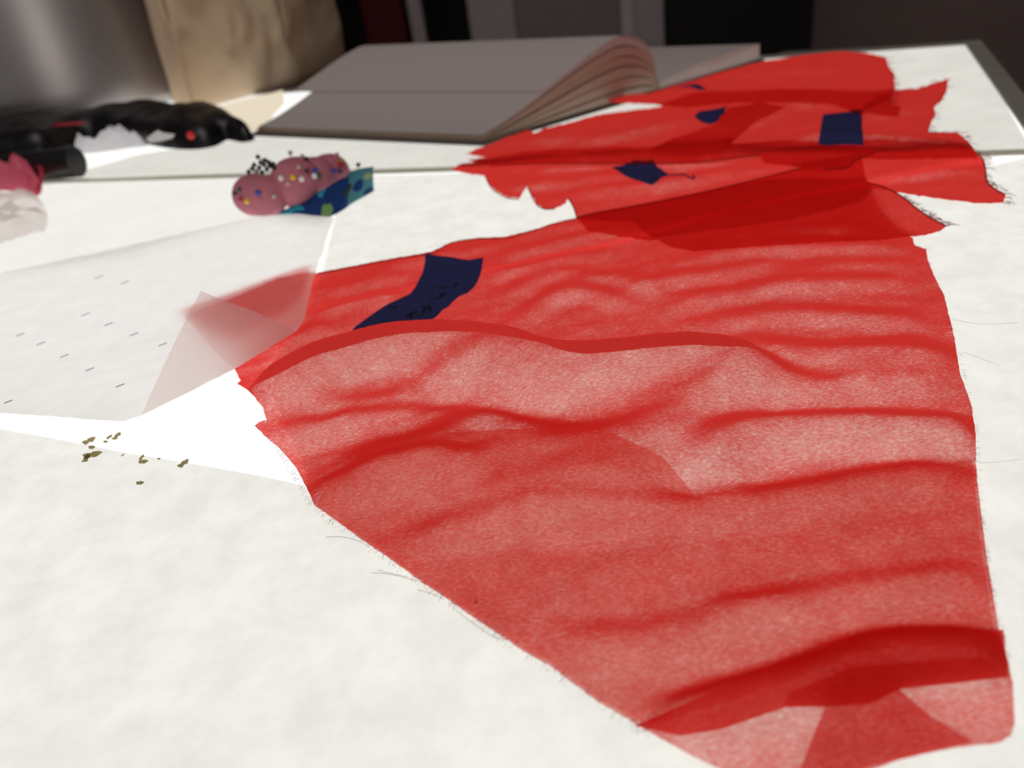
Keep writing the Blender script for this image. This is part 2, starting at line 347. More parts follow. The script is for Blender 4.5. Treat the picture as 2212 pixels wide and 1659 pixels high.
# ------------------------------------------------------------------ light table
lt = thing('light_table', G(1100, 800), 'large white backlit light table with grey frame under everything', 'light table')
C0 = G(2084, 98); Wd, Dp = 1.05, 0.92
seam = G(2202, 329); ds = (C0-seam).dot(V)                        # depth of the far pane
def slabw(name, o, a, b, h, m, z=0.0, bev=0):
    ob = link(name, *box_vf(Vector((o.x, o.y, z-h)), a, b, Vector((0, 0, h))), m, lt, False)
    if bev: bevelled(ob, bev)
    return ob
O = C0 - U*Wd - V*Dp
slabw('glass_pane', O, U*Wd, V*(Dp-ds-.004), .008, M_PANEL)
slabw('glass_pane', O+V*(Dp-ds+.004), U*Wd, V*(ds-.004), .008, M_PANEL)
slabw('pane_joint', O+V*(Dp-ds-.004), U*Wd, V*.008, .008, M_SEAM, .0002)
fr = .012
slabw('frame_rail', O+V*Dp-U*fr, U*(Wd+2*fr), V*fr, .045, M_FRAME, .001, .002)
slabw('frame_rail', O-V*fr-U*fr, U*(Wd+2*fr), V*fr, .045, M_FRAME, .001, .002)
slabw('frame_rail', O+U*Wd, U*fr, V*Dp, .045, M_FRAME, .001, .002)
slabw('frame_rail', O-U*fr, U*fr, V*Dp, .045, M_FRAME, .001, .002)
slabw('light_box', O-U*.01-V*.01, U*(Wd+.02), V*(Dp+.02), .05, M_FRAME, -.0085)
for a, b in ((0, 0), (1, 0), (0, 1), (1, 1)):
    q = O+U*(Wd-.05)*a+V*(Dp-.05)*b; slabw('leg', q, U*.05, V*.05, TZ-.058, M_FRAME, -.058)
# ------------------------------------------------------------------ papers
def flat(name, outline, z, m, parent=None, step=20, jit=0.0, cell=60, smooth=False, amp=0.0, extra=None):
    ow = Gv(dens(outline, step, jit=jit, smooth=smooth), z)
    if extra is not None: ow = np.concatenate([ow, np.array(extra)])
    o = np.array(outline); x0, y0 = o.min(0); x1, y1 = o.max(0)
    gx, gy = np.meshgrid(np.arange(x0, x1, cell), np.arange(max(y0, -100), y1, cell)); g = np.stack([gx.ravel(), gy.ravel()], 1)
    def hf(xy): return z+amp*(1+np.sin(xy[:, 0]*70+xy[:, 1]*33)*np.sin(xy[:, 1]*81-xy[:, 0]*21))*.5
    v, f = sheet_mesh(ow, Gv(g, z), hf); return link(name, v, f, m, parent)
pa = flat('paper_sheet', [(-260, 885), (0, 927), (120, 948), (260, 976), (420, 1003), (560, 1028), (668, 1052), (650, 980), (610, 900), (585, 850), (610, 770), (660, 700), (696, 590), (724, 470), (728, 383), (1400, 361), (2190, 330)], .00025, M_PAPER,
          extra=[tuple((C0-U*a_-V*b_)[:2]) for a_, b_ in ((.001, ds+.006), (.001, Dp-.06), (.75, Dp-.06))])
tag(pa, 'large mottled white sheet of pattern paper under the red cloth, filling the lower left', 'paper')
vs, fs = [], []
for sx, sy, sw, sh in ((192, 952, 11, 5), (199, 982, 16, 5), (186, 990, 10, 4), (198, 966, 6, 3), (252, 942, 9, 4), (236, 944, 5, 3), (228, 954, 4, 2), (306, 988, 5, 3), (309, 997, 9, 3), (396, 1001, 10, 5), (343, 991, 3, 1.5), (302, 1043, 7, 3), (265, 983, 3, 1.5), (1028, 1300, 3, 3)):
    vs = []; n = 14; ph = random.random()*6
    for j in range(n):
        an = 2*math.pi*j/n; rr = 1+.35*math.sin(2*an+ph)+.2*math.sin(5*an+ph*2); vs.append(G(sx+sw*rr*math.cos(an), sy+1.5*sh*rr*math.sin(an)-sw*.35*math.cos(an), .0005+sx*4e-7))
    link('stain_spot', vs, [list(range(n))[::-1]], M_STAIN, pa, False)
vs, fs = [], []
for a in ([(2068, 998), (2140, 999), (2205, 992)], [(2060, 690), (2120, 700), (2200, 697)], [(2080, 760), (2160, 790)]):
    vs, fs = [], []; tube_vf([G(x, y, .0004) for x, y in dens(a, 15, closed=False)], .00003, vs, fs, 4); link('crease_line', vs, fs, M_PENCIL, pa)
pf = flat('paper_sheet', [(92, 400), (180, 368), (300, 334), (420, 316), (555, 296), (1055, 316), (1300, 240), (1700, 110), (2100, 93), (2225, 321), (1400, 348), (500, 377), (200, 384)], .00035, M_PAPER_FAR)
tag(pf, 'flat off-white sheet on the far pane, between the notebook and the pane joint', 'paper')
pm = flat('paper_sheet', [(-200, 400), (180, 392), (500, 384), (740, 378), (716, 470), (700, 500), (560, 480), (300, 560), (-200, 640)], .0006, paper_mat('thin_tracing_sheet', (0.78, 0.77, 0.74), (0.86, 0.85, 0.82), .42, 35, (.92, .92, .9)))
tag(pm, 'pale tracing sheet lying beneath the pincushion, near the pane joint', 'paper')
# curled sheet in the left, with its turned-up corner
A_OUT = [(-200, 880), (-60, 888), (60, 896), (150, 902), (215, 908), (270, 910), (305, 897), (400, 851), (510, 795), (575, 756), (640, 716), (658, 690), (666, 650), (680, 592), (690, 560), (697, 548), (706, 510), (722, 470), (640, 462), (560, 466), (400, 503), (200, 548), (0, 590), (-200, 636)]
NE = Gv(dens([(-400, 872), (0, 893), (270, 910), (305, 897), (640, 716)], 25, closed=False, smooth=False), .004)
FE = Gv(dens([(-400, 680), (0, 590), (400, 503), (560, 466), (740, 430)], 25, closed=False, smooth=False), .002)
def HA(xy):
    d1 = segdist(xy, NE, False); d2 = segdist(xy, FE, False)
    z = .0030+.0052*np.exp(-(d1/.03)**2)+.0022*np.exp(-(d2/.025)**2)+.0006*np.sin(xy[:, 0]*60+xy[:, 1]*30)
    return z
def unprojA(px, hf):
    z = np.full(len(px), .003)
    for _ in range(8): xy = Gv(px, z); z = .5*z+.5*hf(xy)
    return xy
ow = unprojA(dens(A_OUT, 14, smooth=False, jit=.5), HA)
gx, gy = np.meshgrid(np.arange(-220, 780, 16), np.arange(420, 960, 12)); v, f = sheet_mesh(ow, Gv(np.stack([gx.ravel(), gy.ravel()], 1), .003), HA)
pc = link('paper_sheet', v, f, M_CURL); tag(pc, 'curling grey-white sheet with a turned-up corner, left of the red cloth', 'paper')
# turned-up corner
hinge = dens([(305, 898), (400, 851), (510, 795), (640, 716)], 20, closed=False, smooth=False)
hw = unprojA(hinge, HA); hz = HA(hw)
tip = G(434, 628, .030); tipr = G(463, 641, .029)
vs, fs = [], []; nu, nv = len(hw)-1, 16
for j in range(nv+1):
    t = j/nv
    for i in range(nu+1):
        s_ = i/nu; B = Vector((hw[i][0], hw[i][1], hz[i])); T = tip.lerp(tipr, s_); P = B.lerp(T, t)
        bow = math.sin(math.pi*t)*.0007; P += Vector((0, bow*.6, bow))
        if 0.62 < t < 0.9: P += Vector((0, -.0006*math.sin((t-.62)/.28*math.pi), 0))
        vs.append(P)
for j in range(nv):
    for i in range(nu):
        q = j*(nu+1)+i; fs.append([q, q+1, q+nu+2, q+nu+1])
fc = tag(link('folded_corner', vs, fs, paper_mat('corner_paper_red_bounce', (1.0, 0.84, 0.82), (1.0, 0.90, 0.88), .6, 60, (.97, .88, .87)), pc), label='translucent turned-up corner, with pink light from the red cloth painted in')  # white paper; the red cloth's bounced light is put into its pink colours
vs, fs = [], []
for x, y in ((88, 742), (139, 769), (194, 798), (260, 833), (18, 868), (44, 723), (185, 679), (235, 700), (290, 722), (352, 744), (214, 598), (270, 610)):
    vs, fs = [], []; q = unprojA(np.array([(x-9, y+4), (x+9, y-3)]), HA); z = HA(q); tube_vf([Vector((*q[0], z[0]+.0001)), Vector((*((q[0]+q[1])/2), z.mean()+.0001)), Vector((*q[1], z[1]+.0001))], .00018, vs, fs, 5); link('dash_mark', vs, fs, M_PENCIL, pc)
# ------------------------------------------------------------------ red chiffon
main_out = [(396, 681), (430, 668), (500, 644), (600, 601), (683, 590), (760, 575), (850, 558), (930, 545), (975, 523), (1030, 514), (1090, 512), (1150, 497), (1210, 478), (1290, 462), (1450, 430), (1650, 395), (1870, 392), (1900, 450), (1945, 500), (1972, 514), (1976, 530), (2000, 538), (2004, 560), (2020, 600), (2040, 640), (2052, 690), (2062, 730), (2072, 800), (2098, 875), (2108, 940), (2108, 1000), (2116, 1080), (2130, 1190), (2143, 1270), (2160, 1370), (2176, 1420), (2188, 1480), (2192, 1560), (2184, 1590), (2160, 1604), (2060, 1616), (1940, 1640), (1800, 1680), (1700, 1720), (1640, 1700), (1560, 1665), (1480, 1625), (1400, 1580), (1290, 1515), (1190, 1440), (1120, 1400), (1040, 1345), (960, 1290), (900, 1250), (840, 1205), (780, 1165), (720, 1120), (680, 1092), (668, 1065), (640, 1010), (600, 965), (570, 940), (551, 920), (560, 912), (576, 908), (568, 880), (548, 855), (530, 840), (512, 829), (520, 822), (506, 797), (470, 765), (430, 720)]
tA = thing('chiffon_piece', G(1500, 900), 'large sheer red chiffon piece filling the foreground, marked with long blue tape', 'fabric')
oA = .0010
cloth('cloth', main_out, oA, M_CH, tA, cell=7, smooth=False)
under = [(684, 1094), (712, 1030), (800, 965), (950, 935), (1150, 925), (1320, 935), (1430, 985), (1500, 1068), (1700, 1052), (1900, 1018), (2100, 992), (2120, 1190), (2150, 1380), (2165, 1400), (1950, 1395), (1830, 1418), (1700, 1470), (1560, 1520), (1430, 1560), (1390, 1562), (1290, 1505), (1190, 1430), (1118, 1392), (1040, 1338), (960, 1284), (900, 1244), (840, 1200)]
flatz = lambda z: (lambda xy: np.full(len(xy), z))
def under_sheet(name, out, z, m, par):
    ow_ = Gv(dens(out, 12, smooth=False), z); o_ = np.array(out); gx_, gy_ = np.meshgrid(np.arange(o_[:, 0].min(), o_[:, 0].max(), 30), np.arange(o_[:, 1].min(), o_[:, 1].max(), 24))
    v_, f_ = sheet_mesh(ow_, Gv(np.stack([gx_.ravel(), gy_.ravel()], 1), z), flatz(z)); return link(name, v_, f_, m, par)
under_sheet('folded_under_layer', under, .0006, M_CH2, tA)
under_sheet('folded_under_layer', [(1840, 1440), (2120, 1420), (2180, 1462), (2050, 1478), (1943, 1489), (2009, 1546), (2104, 1602), (1940, 1642), (1790, 1700), (1700, 1712), (1729, 1659), (1782, 1526), (1696, 1528), (1700, 1500)], .0004, chiffon_mat('red_chiffon_folded_edge', 1.0), tA)
under_sheet('tucked_corner', [(400, 684), (500, 647), (600, 604), (672, 580), (664, 640), (640, 712), (560, 760), (510, 790), (450, 730)], .0006, M_CH, tA)
under_sheet('tucked_fold', [(1370, 1568), (1560, 1484), (1700, 1430), (1800, 1400), (1850, 1378), (1960, 1358), (2168, 1360), (2178, 1462), (1950, 1487), (1880, 1520), (1782, 1527), (1700, 1527), (1560, 1575), (1470, 1590)], .0008, chiffon_mat('red_chiffon_tuck', 2.0), tA)
fray(tA, [(906, 1252), (880, 1235), (780, 1165), (680, 1092), (600, 965), (551, 920)][::-1], oA, 90, 1.3)
fray(tA, [(1400, 1580), (1190, 1440), (1040, 1345), (906, 1252)][::-1], oA, 90, 1.5)
fray(tA, [(683, 590), (850, 558), (975, 523), (1090, 512), (1210, 478), (1290, 462)][::-1], oA, 90, 1.6)
fray(tA, [(2176, 1420), (2143, 1270), (2116, 1080), (2108, 940), (2062, 730), (2004, 560)], oA, 90, .8)
vs, fs = [], []
def wavy(a, n=40, amp=.6):
    q = dens(a, 5, closed=False); return [G(x+random.uniform(-.2, .2), y+amp*math.sin(i*1.9), .0008) for i, (x, y) in enumerate(q)]
for a in ([(704, 1160), (740, 1160), (772, 1168), (800, 1182)], [(802, 1237), (840, 1240), (875, 1248), (905, 1256)], [(815, 1231), (850, 1240), (880, 1246)], [(902, 1274), (930, 1282), (955, 1292)], [(985, 1318), (1020, 1345), (1060, 1372), (1090, 1382)], [(1030, 1340), (1060, 1352), (1080, 1362)]):
    tube_vf(wavy(a), .00005, vs, fs, 4)
tag(link('stray_threads', vs, fs, M_EDGE, tA), kind='stuff')
edge_roll(tA, [(683, 592), (760, 577), (850, 560), (930, 547), (975, 525), (1030, 516), (1090, 514), (1150, 499), (1210, 480), (1290, 464)], oA+.0002, .0003)
# layers piled behind, each a piece of its own
L = [('chiffon_piece', 'upper strip of red chiffon folded over the large piece, ending in a pointed frayed tail', .0026,
      [(1240, 474), (1290, 460), (1450, 430), (1600, 396), (1720, 366), (1800, 352), (1862, 342), (1872, 392), (1905, 402), (1948, 424), (1980, 450), (2010, 470), (2046, 488), (2030, 500), (2000, 508), (1960, 512), (1900, 519), (1800, 523), (1650, 532), (1500, 543), (1450, 535), (1400, 507), (1368, 478)],
      [[(1245, 470), (1290, 460), (1450, 430), (1600, 396), (1720, 366), (1800, 352), (1862, 342)], [(1872, 396), (1905, 402), (1948, 424), (1980, 450), (2010, 470), (2044, 488)]], [(2050, 488), (2010, 470), (1948, 424)]),
     ('chiffon_piece', 'red chiffon piece with scalloped left edge, carrying a diamond of blue tape', .0018,
      [(975, 366), (1000, 352), (1045, 348), (1140, 330), (1300, 322), (1500, 320), (1700, 308), (1900, 300), (2060, 312), (2100, 325), (2124, 345), (2130, 375), (2136, 398), (2172, 420), (2168, 438), (2120, 440), (2030, 430), (1955, 418), (1890, 410), (1860, 440), (1700, 480), (1400, 520), (1270, 500), (1246, 470), (1238, 445), (1226, 428), (1222, 440), (1200, 450), (1178, 451), (1160, 442), (1150, 425), (1138, 403), (1122, 428), (1098, 427), (1070, 412), (1056, 398), (1048, 380), (1010, 376)],
      [[(1048, 380), (1056, 398), (1070, 414), (1098, 428), (1120, 430)], [(1140, 405), (1150, 426), (1160, 443), (1178, 452), (1198, 451)], [(1226, 428), (1238, 446), (1246, 470)], [(2100, 325), (2124, 345), (2130, 375), (2136, 398), (2170, 420)]], [(2172, 440), (2172, 420), (2136, 398), (2130, 375), (2124, 345), (2100, 325)]),
     ('chiffon_piece', 'red chiffon piece with square blue tape on it and a spiky right corner', .0030,
      [(1005, 332), (1030, 322), (1140, 280), (1155, 288), (1175, 277), (1235, 264), (1290, 248), (1350, 240), (1420, 232), (1500, 204), (1700, 196), (1900, 202), (1960, 192), (1985, 190), (2010, 182), (2048, 170), (2046, 195), (2036, 215), (2018, 232), (2022, 248), (2012, 262), (2006, 285), (2050, 286), (2070, 286), (2090, 305), (2108, 326), (2112, 342), (1900, 345), (1780, 338), (1640, 335), (1500, 350), (1330, 352), (1180, 352), (1060, 358), (1010, 345), (1050, 340)],
      [[(1060, 358), (1180, 353), (1330, 353), (1500, 351), (1640, 336), (1780, 339)]], [(2112, 335), (2090, 305), (2070, 286), (2006, 285), (2022, 248), (2018, 232), (2048, 170), (1985, 190), (1935, 196)]),
     ('chiffon_piece', 'farthest red chiffon piece with a rounded top, touching the notebook', .0044,
      [(1290, 212), (1340, 206), (1400, 202), (1470, 182), (1560, 155), (1640, 134), (1740, 118), (1820, 110), (1870, 114), (1914, 124), (1920, 145), (1932, 160), (1934, 195), (1922, 222), (1860, 248), (1800, 226), (1700, 222), (1600, 222), (1480, 232), (1400, 225), (1330, 222)],
      [], [(1922, 222), (1934, 195), (1920, 145), (1914, 124)]),
     ('chiffon_piece', 'slanting red chiffon strip between the oval and the square of tape', .0058,
      [(1400, 325), (1450, 300), (1500, 285), (1545, 268), (1575, 232), (1640, 222), (1700, 230), (1630, 265), (1590, 300), (1560, 330), (1480, 340)], [], None),
     ('chiffon_piece', 'small crumpled red chiffon scrap just below the square of tape', .0050,
      [(1640, 332), (1700, 316), (1780, 314), (1880, 318), (1890, 330), (1850, 342), (1830, 362), (1760, 365), (1700, 358), (1650, 352)], [[(1780, 366), (1830, 362), (1850, 344), (1890, 330)]], None),
     ('chiffon_piece', 'small dark red chiffon scrap at the upper right of the pile', .0058,
      [(1865, 225), (1900, 205), (1930, 200), (1925, 225), (1945, 230), (1942, 252), (1900, 250), (1868, 240)], [], None)]
for nm, lab, off, out, edges, fr_ in L:
    cx = sum(p[0] for p in out)/len(out); cy = sum(p[1] for p in out)/len(out)
    t_ = thing(nm, G(cx, cy), lab, 'fabric'); cloth('cloth', out, off, M_CH, t_, step=6, jit=.6, cell=7, smooth=False)
    for e_ in edges: edge_roll(t_, e_, off+.0002, .0003)
    if fr_: fray(t_, fr_, off, 60, 3.6, .00009)
# ------------------------------------------------------------------ blue tape
def tape(out, off, label, strokes=(), thread=None, smooth=False):
    ow_ = unproj(dens(out, 5, smooth=smooth, jit=.25), off+.00045); o_ = np.array(out)
    gx_, gy_ = np.meshgrid(np.arange(o_[:, 0].min(), o_[:, 0].max(), 5), np.arange(o_[:, 1].min(), o_[:, 1].max(), 4))
    g_ = unproj(np.stack([gx_.ravel(), gy_.ravel()], 1), off+.00045)
    v_, f_ = sheet_mesh(ow_, g_, lambda xy: Hc(xy)+off+.00045); o = link('tape_piece', v_, f_, M_TAPE); tag(o, label, 'tape', None)
    md = o.modifiers.new('thick', 'SOLIDIFY'); md.thickness = .00015; md.offset = 1
    for s_ in strokes:
        P = unproj(dens(s_, 3, closed=False), off+.0007); z = Hc(P)+off+.0007; vs, fs = [], []
        tube_vf([Vector((a, b_, c_)) for (a, b_), c_ in zip(P, z)], .00035, vs, fs, 6); link('handwriting_stroke', vs, fs, M_INK, o)
    return o
tape([(918, 548), (945, 553), (975, 556), (1000, 561), (1015, 562), (1044, 557), (1042, 575), (1038, 593), (1032, 608), (1022, 622), (1008, 634), (992, 640), (980, 650), (968, 662), (954, 671), (944, 683), (934, 690), (920, 699), (900, 700), (872, 698), (855, 697), (830, 707), (790, 718), (752, 728), (768, 706), (790, 690), (815, 672), (840, 656), (868, 644), (888, 634), (900, 616), (912, 592), (918, 568)], oA,
     'long bent strip of blue masking tape with black handwriting on the large red piece',
     [[(877, 684), (890, 677), (900, 673)], [(890, 677), (886, 687)], [(911, 661), (920, 663), (930, 664)], [(910, 674), (920, 669), (930, 671), (926, 660)], [(912, 668), (920, 666)], [(925, 646), (940, 646), (950, 643)], [(950, 643), (957, 636), (962, 632)], [(950, 633), (957, 640)], [(946, 621), (965, 622), (980, 621)], [(980, 621), (984, 615), (987, 609)], [(843, 661), (850, 665), (856, 661)], [(900, 680), (915, 678)]])
tape([(1322, 362), (1345, 358), (1372, 348), (1400, 350), (1408, 346), (1420, 360), (1445, 378), (1432, 384), (1408, 400), (1376, 390), (1350, 380)], .0018, 'diamond-shaped scrap of blue masking tape in the middle of the red pile')
vs, fs = [], []
P = unproj(dens([(1446, 379), (1470, 377), (1485, 381), (1500, 386), (1497, 378)], 4, closed=False), .0024); tube_vf([Vector((a, b_, c_+.0024)) for (a, b_), c_ in zip(P, Hc(P))], .0004, vs, fs, 5)
tag(link('thread_scrap', vs, fs, plain('blue_thread', (.05, .03, .12))), 'thin dark blue thread trailing right of the diamond of tape', 'thread')
tape([(1778, 248), (1820, 243), (1862, 240), (1862, 270), (1866, 314), (1830, 312), (1790, 314), (1767, 312), (1772, 280)], .0030, 'square piece of blue masking tape on the right of the red pile')
tape([(1500, 252), (1510, 242), (1535, 238), (1570, 230), (1564, 246), (1552, 262), (1534, 270), (1515, 264)], .0030, 'small oval scrap of blue masking tape beside the slanting strip')
tape([(1464, 190), (1480, 185), (1506, 182), (1518, 189), (1526, 193), (1510, 194), (1490, 188)], .0044, 'tiny sliver of blue tape beside the notebook edge', smooth=True)
# ------------------------------------------------------------------ open notebook
def notebook():
    c0 = G(1050, 313); e1 = G(550, 292); g0 = G(1397, 196); r1 = G(1640, 122, .004); r1.z = 0
    D = (e1-c0).normalized(); LB = (e1-c0).length; Xd = (r1-c0).normalized(); LX = (r1-c0).length; xg = (g0-c0).dot(Xd)
    t = thing('open_notebook', c0, 'open notebook with plain grey pages arching up beside its fold, lying behind the red cloth', 'notebook')
    def P(x, y, z): return c0+Xd*x+D*y+Vector((0, 0, z))
    LB2 = LB*1.0
    def extr(name, top, bot, m, y0=0.0, y1=None, ny=12, par=t, skew=0.0):
        y1 = LB2 if y1 is None else y1; n = len(top); prof = top+bot[::-1]; k_ = len(prof); vs, fs = [], []
        for j in range(ny+1):
            yy = y0+(y1-y0)*j/ny
            for x, z in prof: vs.append(P(x, yy+skew*z, z))
        for j in range(ny):
            for i in range(k_): fs.append([j*k_+i, j*k_+(i+1) % k_, (j+1)*k_+(i+1) % k_, (j+1)*k_+i])
        for i in range(n-1):
            a, b_, c_, d_ = i, i+1, k_-2-i, k_-1-i
            fs.append([d_, c_, b_, a]); q = ny*k_; fs.append([q+a, q+b_, q+c_, q+d_])
        o = link(name, vs, fs, m, par); md = o.modifiers.new('e', 'EDGE_SPLIT'); md.split_angle = math.radians(40); return o
    n = 28
    def hump(f, h, x0=0.0):          # sheaf surface: fore edge flat, arching up and dropping into the gutter
        out = []
        for i in range(n+1):
            s_ = i/n; x = x0+(xg-x0)*s_
            a = .0022*f+h*math.sin(math.pi*min(1, s_/.0+0) if 0 else 0)
            b_ = h*(sm_(s_/.76) if s_ < .76 else max(.05, math.sqrt(max(0, 1-((s_-.76)/.24)**2))))
            out.append((x, .0018+.0022*f+b_*1.0))
        return out
    def sm_(q): q = max(0, min(1, q)); return q*q*(3-2*q)*.5+q*.5
    extr('cover', [(-.003, .0016), (xg, .0016), (LX+.003, .0016)], [(-.003, .0), (xg, .0), (LX+.003, .0)], M_COVER, -.002, LB2+.003)
    hs = [.006, .0125, .0185, .024, .0295, .0345]; prev = [(x*xg/n, .0017) for x in range(n+1)]
    for i, h in enumerate(hs):
        x0 = .0015*i if i < 5 else .012
        top = hump(i*.45, h, 0.0); bot = [(x, z+.0008) for x, z in prev]
        bot = [(x, min(z, tz-.0004)) for (x, z), (_, tz) in zip(bot, top)]
        yoff = [0, .001, .0005, .0015, .0002, .001][i]
        extr('page_sheaf', top, bot, M_PAGE2 if i < 5 else M_PAGE, yoff, LB2-.001-.0012*i)
        prev = top
    # loose leaf over the top, stopping short of the fore edge
    top = [(x, z+.0006+.0006*math.sin(x*60)) for x, z in prev if x > xg*.30]; bot = [(x, z-.0003) for x, z in top]
    extr('loose_page', top, bot, M_PAGE, .0, LB2+.012)
    # right half: flat block rising slightly at the outer edge
    m_ = 16; top = [(xg+.001+(LX-xg-.001)*i/m_, .0065+.0025*math.sin(math.pi*i/m_)+.0055*(i/m_)) for i in range(m_+1)]; bot = [(x, .0017+.0004) for x, z in top]
    extr('page_block', top, bot, plain('book_page_block', (.5, .40, .38), .85), 0, LB2-.002)
    extr('page', [(x, z+.0006) for x, z in top], [(x, z+.0003) for x, z in top], M_PAGE, -.0005, LB2-.001)
notebook()
# ------------------------------------------------------------------ kraft paper bag
def bag():
    bl = G(420, 238); br = G(640, 182); W_ = (br-bl); wl = W_.length; wd = W_.normalized(); dp = Vector((-wd.y, wd.x, 0)); Hh = .30
    t = thing('paper_bag', bl, 'crumpled brown kraft paper bag standing behind the notebook and grey canister', 'bag')
    def crump(P, s_): 
        n_ = abs(noise.noise(P*11+Vector((5, 2, 1))))*1.5+abs(noise.noise(P*24))*.8+abs(noise.noise(P*47+Vector((3, 1, 7))))*.4-.5; return n_*s_
    def face(name, o_, a, b_, nrm, nx=34, ny=44, amp=.022, shear=0.0):
        vs, fs = [], []
        for j in range(ny+1):
            for i in range(nx+1):
                s_, q = i/nx, j/ny; P = o_+a*s_+b_*q+Vector((0, 0, 0)); P = P+wd*shear*q
                edge = min(1, 8*min(q+.0, 1)); P = P+nrm*crump(P, amp)*edge*min(1, 10*min(s_, 1-s_)+.25); vs.append(P)
        for j in range(ny):
            for i in range(nx): q_ = j*(nx+1)+i; fs.append([q_, q_+1, q_+nx+2, q_+nx+1])
        o = link(name, vs, fs, M_KRAFT, t); o.modifiers.new('thick', 'SOLIDIFY').thickness = .0006; return o
    up = Vector((0, 0, Hh)); dd = .052
    face('front_panel', bl, wd*wl, up, -dp, shear=.012)
    face('side_panel', br, dp*dd+wd*.085, up, (wd*1.0-dp*.3).normalized(), 20, 44, .012, .012)
    face('side_panel', bl+dp*dd, -dp*dd, up, -wd, 20, 44, .012, .012)
    face('back_panel', bl+dp*dd, wd*(wl+.085), up, dp, shear=.012)
    # folded bottom flap lying in front
    q0, q1, q2, q3 = G(415, 243, .002), G(612, 196, .003), G(615, 225, .0015), G(556, 289, .0012)
    vs, fs = [], []
    for j in range(13):
        for i in range(17):
            a = q0.lerp(q3, j/12); b_ = q1.lerp(q2, j/12); P = a.lerp(b_, i/16); P.z += .0035*abs(math.sin(j/12*math.pi*2))*.5+.001*noise.noise(P*60)+.0005; vs.append(P)
    for j in range(12):
        for i in range(16): q_ = j*17+i; fs.append([q_, q_+17, q_+18, q_+1])
    o = link('bottom_flap', vs, fs, plain('kraft_flap', (.85, .74, .55), .8, trans=((.95, .85, .68), .7)), t)
bag()
# ------------------------------------------------------------------ grey canister
def lathe(name, c, prof, m, par, n=72, cap=True):
    vs, fs = [], []
    for r_, z in prof:
        for j in range(n): an = 2*math.pi*j/n; vs.append(c+Vector((r_*math.cos(an), r_*math.sin(an), z)))
    for i in range(len(prof)-1):
        for j in range(n): q = i*n; fs.append([q+j, q+(j+1) % n, q+n+(j+1) % n, q+n+j])
    if cap: fs.append(list(range(n))[::-1]); fs.append([(len(prof)-1)*n+j for j in range(n)])
    o = link(name, vs, fs, m, par); o.modifiers.new('e', 'EDGE_SPLIT').split_angle = math.radians(50); return o
cc = G(196, 224); dd = (cc-Vector((0, 0, HC))).dot(fw); rr = 262/FP*dd
t = thing('steel_canister', cc, 'large dark grey metal canister with soft highlights in the upper left', 'canister')
lathe('body', cc, [(rr*.93, 0), (rr*.985, .004), (rr, .010), (rr*.985, .03), (rr*.95, .06), (rr*.915, .09), (rr*.90, .12), (rr*.89, .20)], M_STEEL, t)
lathe('lid', cc, [(rr*.91, .2002), (rr*.92, .203), (rr*.92, .212), (rr*.6, .220), (rr*.15, .223)], M_STEEL, t)
lathe('lid_knob', cc, [(rr*.06, .2232), (rr*.06, .232), (rr*.14, .238), (rr*.15, .246), (rr*.08, .252)], M_BLACKP, t, 32)
# ------------------------------------------------------------------ soft heaps
def pillow(name, out, z0, hmax, wdt, m, wr=.15, ws=60, par=None, step=10, cell=10, jit=0, avoid=None):
    ow_ = Gv(dens(out, step, jit=jit), z0)
    if avoid:
        c_ = np.array(avoid[0][:2]); v_ = ow_-c_; l_ = np.hypot(*v_.T)[:, None]; ow_ = c_+v_*np.maximum(1, avoid[1]/l_)
    o_ = np.array(out)
    gx_, gy_ = np.meshgrid(np.arange(o_[:, 0].min(), o_[:, 0].max(), cell), np.arange(o_[:, 1].min(), o_[:, 1].max(), cell*.5)); g_ = Gv(np.stack([gx_.ravel(), gy_.ravel()], 1), z0)
    def hf(xy):
        d = segdist(xy, ow_); q = np.clip(d/wdt, 0, 1); b_ = np.sqrt(np.maximum(0, 1-(1-q)**2))
        nz = np.array([noise.noise(Vector((a*ws, c_*ws*1.5, 3.3)))*1.0+.5*noise.noise(Vector((a*ws*2.7, c_*ws*3, 9.3))) for a, c_ in xy])
        return z0+hmax*b_*(1+wr*nz*2)
    v_, f_ = sheet_mesh(ow_, g_, hf); return link(name, v_, f_, m, par)
t = thing('satin_pouch', G(300, 290), 'black satin pouch with small red dots in front of the grey canister', 'pouch')
pillow('fabric', [(-160, 330), (-100, 256), (100, 264), (250, 274), (330, 263), (400, 260), (480, 266), (530, 285), (552, 300), (525, 308), (492, 303), (465, 316), (420, 323), (360, 320), (300, 310), (200, 305), (100, 345), (-120, 370)], .0005, .021, .024, M_SATIN, .12, 26, t, avoid=(cc, rr*1.0+.002))
def ball(name, c, r_, m, par=None, n=12, sq=1.0):
    vs, fs = [], []; c = Vector(c)
    for i in range(n+1):
        th = math.pi*i/n
        for j in range(2*n): ph = math.pi*j/n; vs.append(c+Vector((r_*math.sin(th)*math.cos(ph), r_*math.sin(th)*math.sin(ph), r_*sq*math.cos(th))))
    for i in range(n):
        for j in range(2*n): a = i*2*n; fs.append([a+j, a+2*n+j, a+2*n+(j+1) % (2*n), a+(j+1) % (2*n)])
    return link(name, vs, fs, m, par)
M_RDOT = plain('red_bead', (.75, .03, .03), .4)
M_PDOT = plain('pink_bead', (.75, .12, .2), .4)
ball('dot', G(412, 292, .018), .0026, M_RDOT, t); ball('dot', G(39, 270, .018), .0026, M_PDOT, t)
vs, fs = [], []; tube_vf([G(x, y, .021) for x, y in ((112, 271), (140, 268), (160, 266), (180, 266))], .0012, vs, fs, 6); link('stitching', vs, fs, plain('red_thread', (.35, .02, .04)), t)
M_CLEAR = plain('crumpled_clear_plastic', (.62, .62, .64), .25, noise_amt=.2, scale=90, bump=.4, trans=((.85, .85, .87), .5))
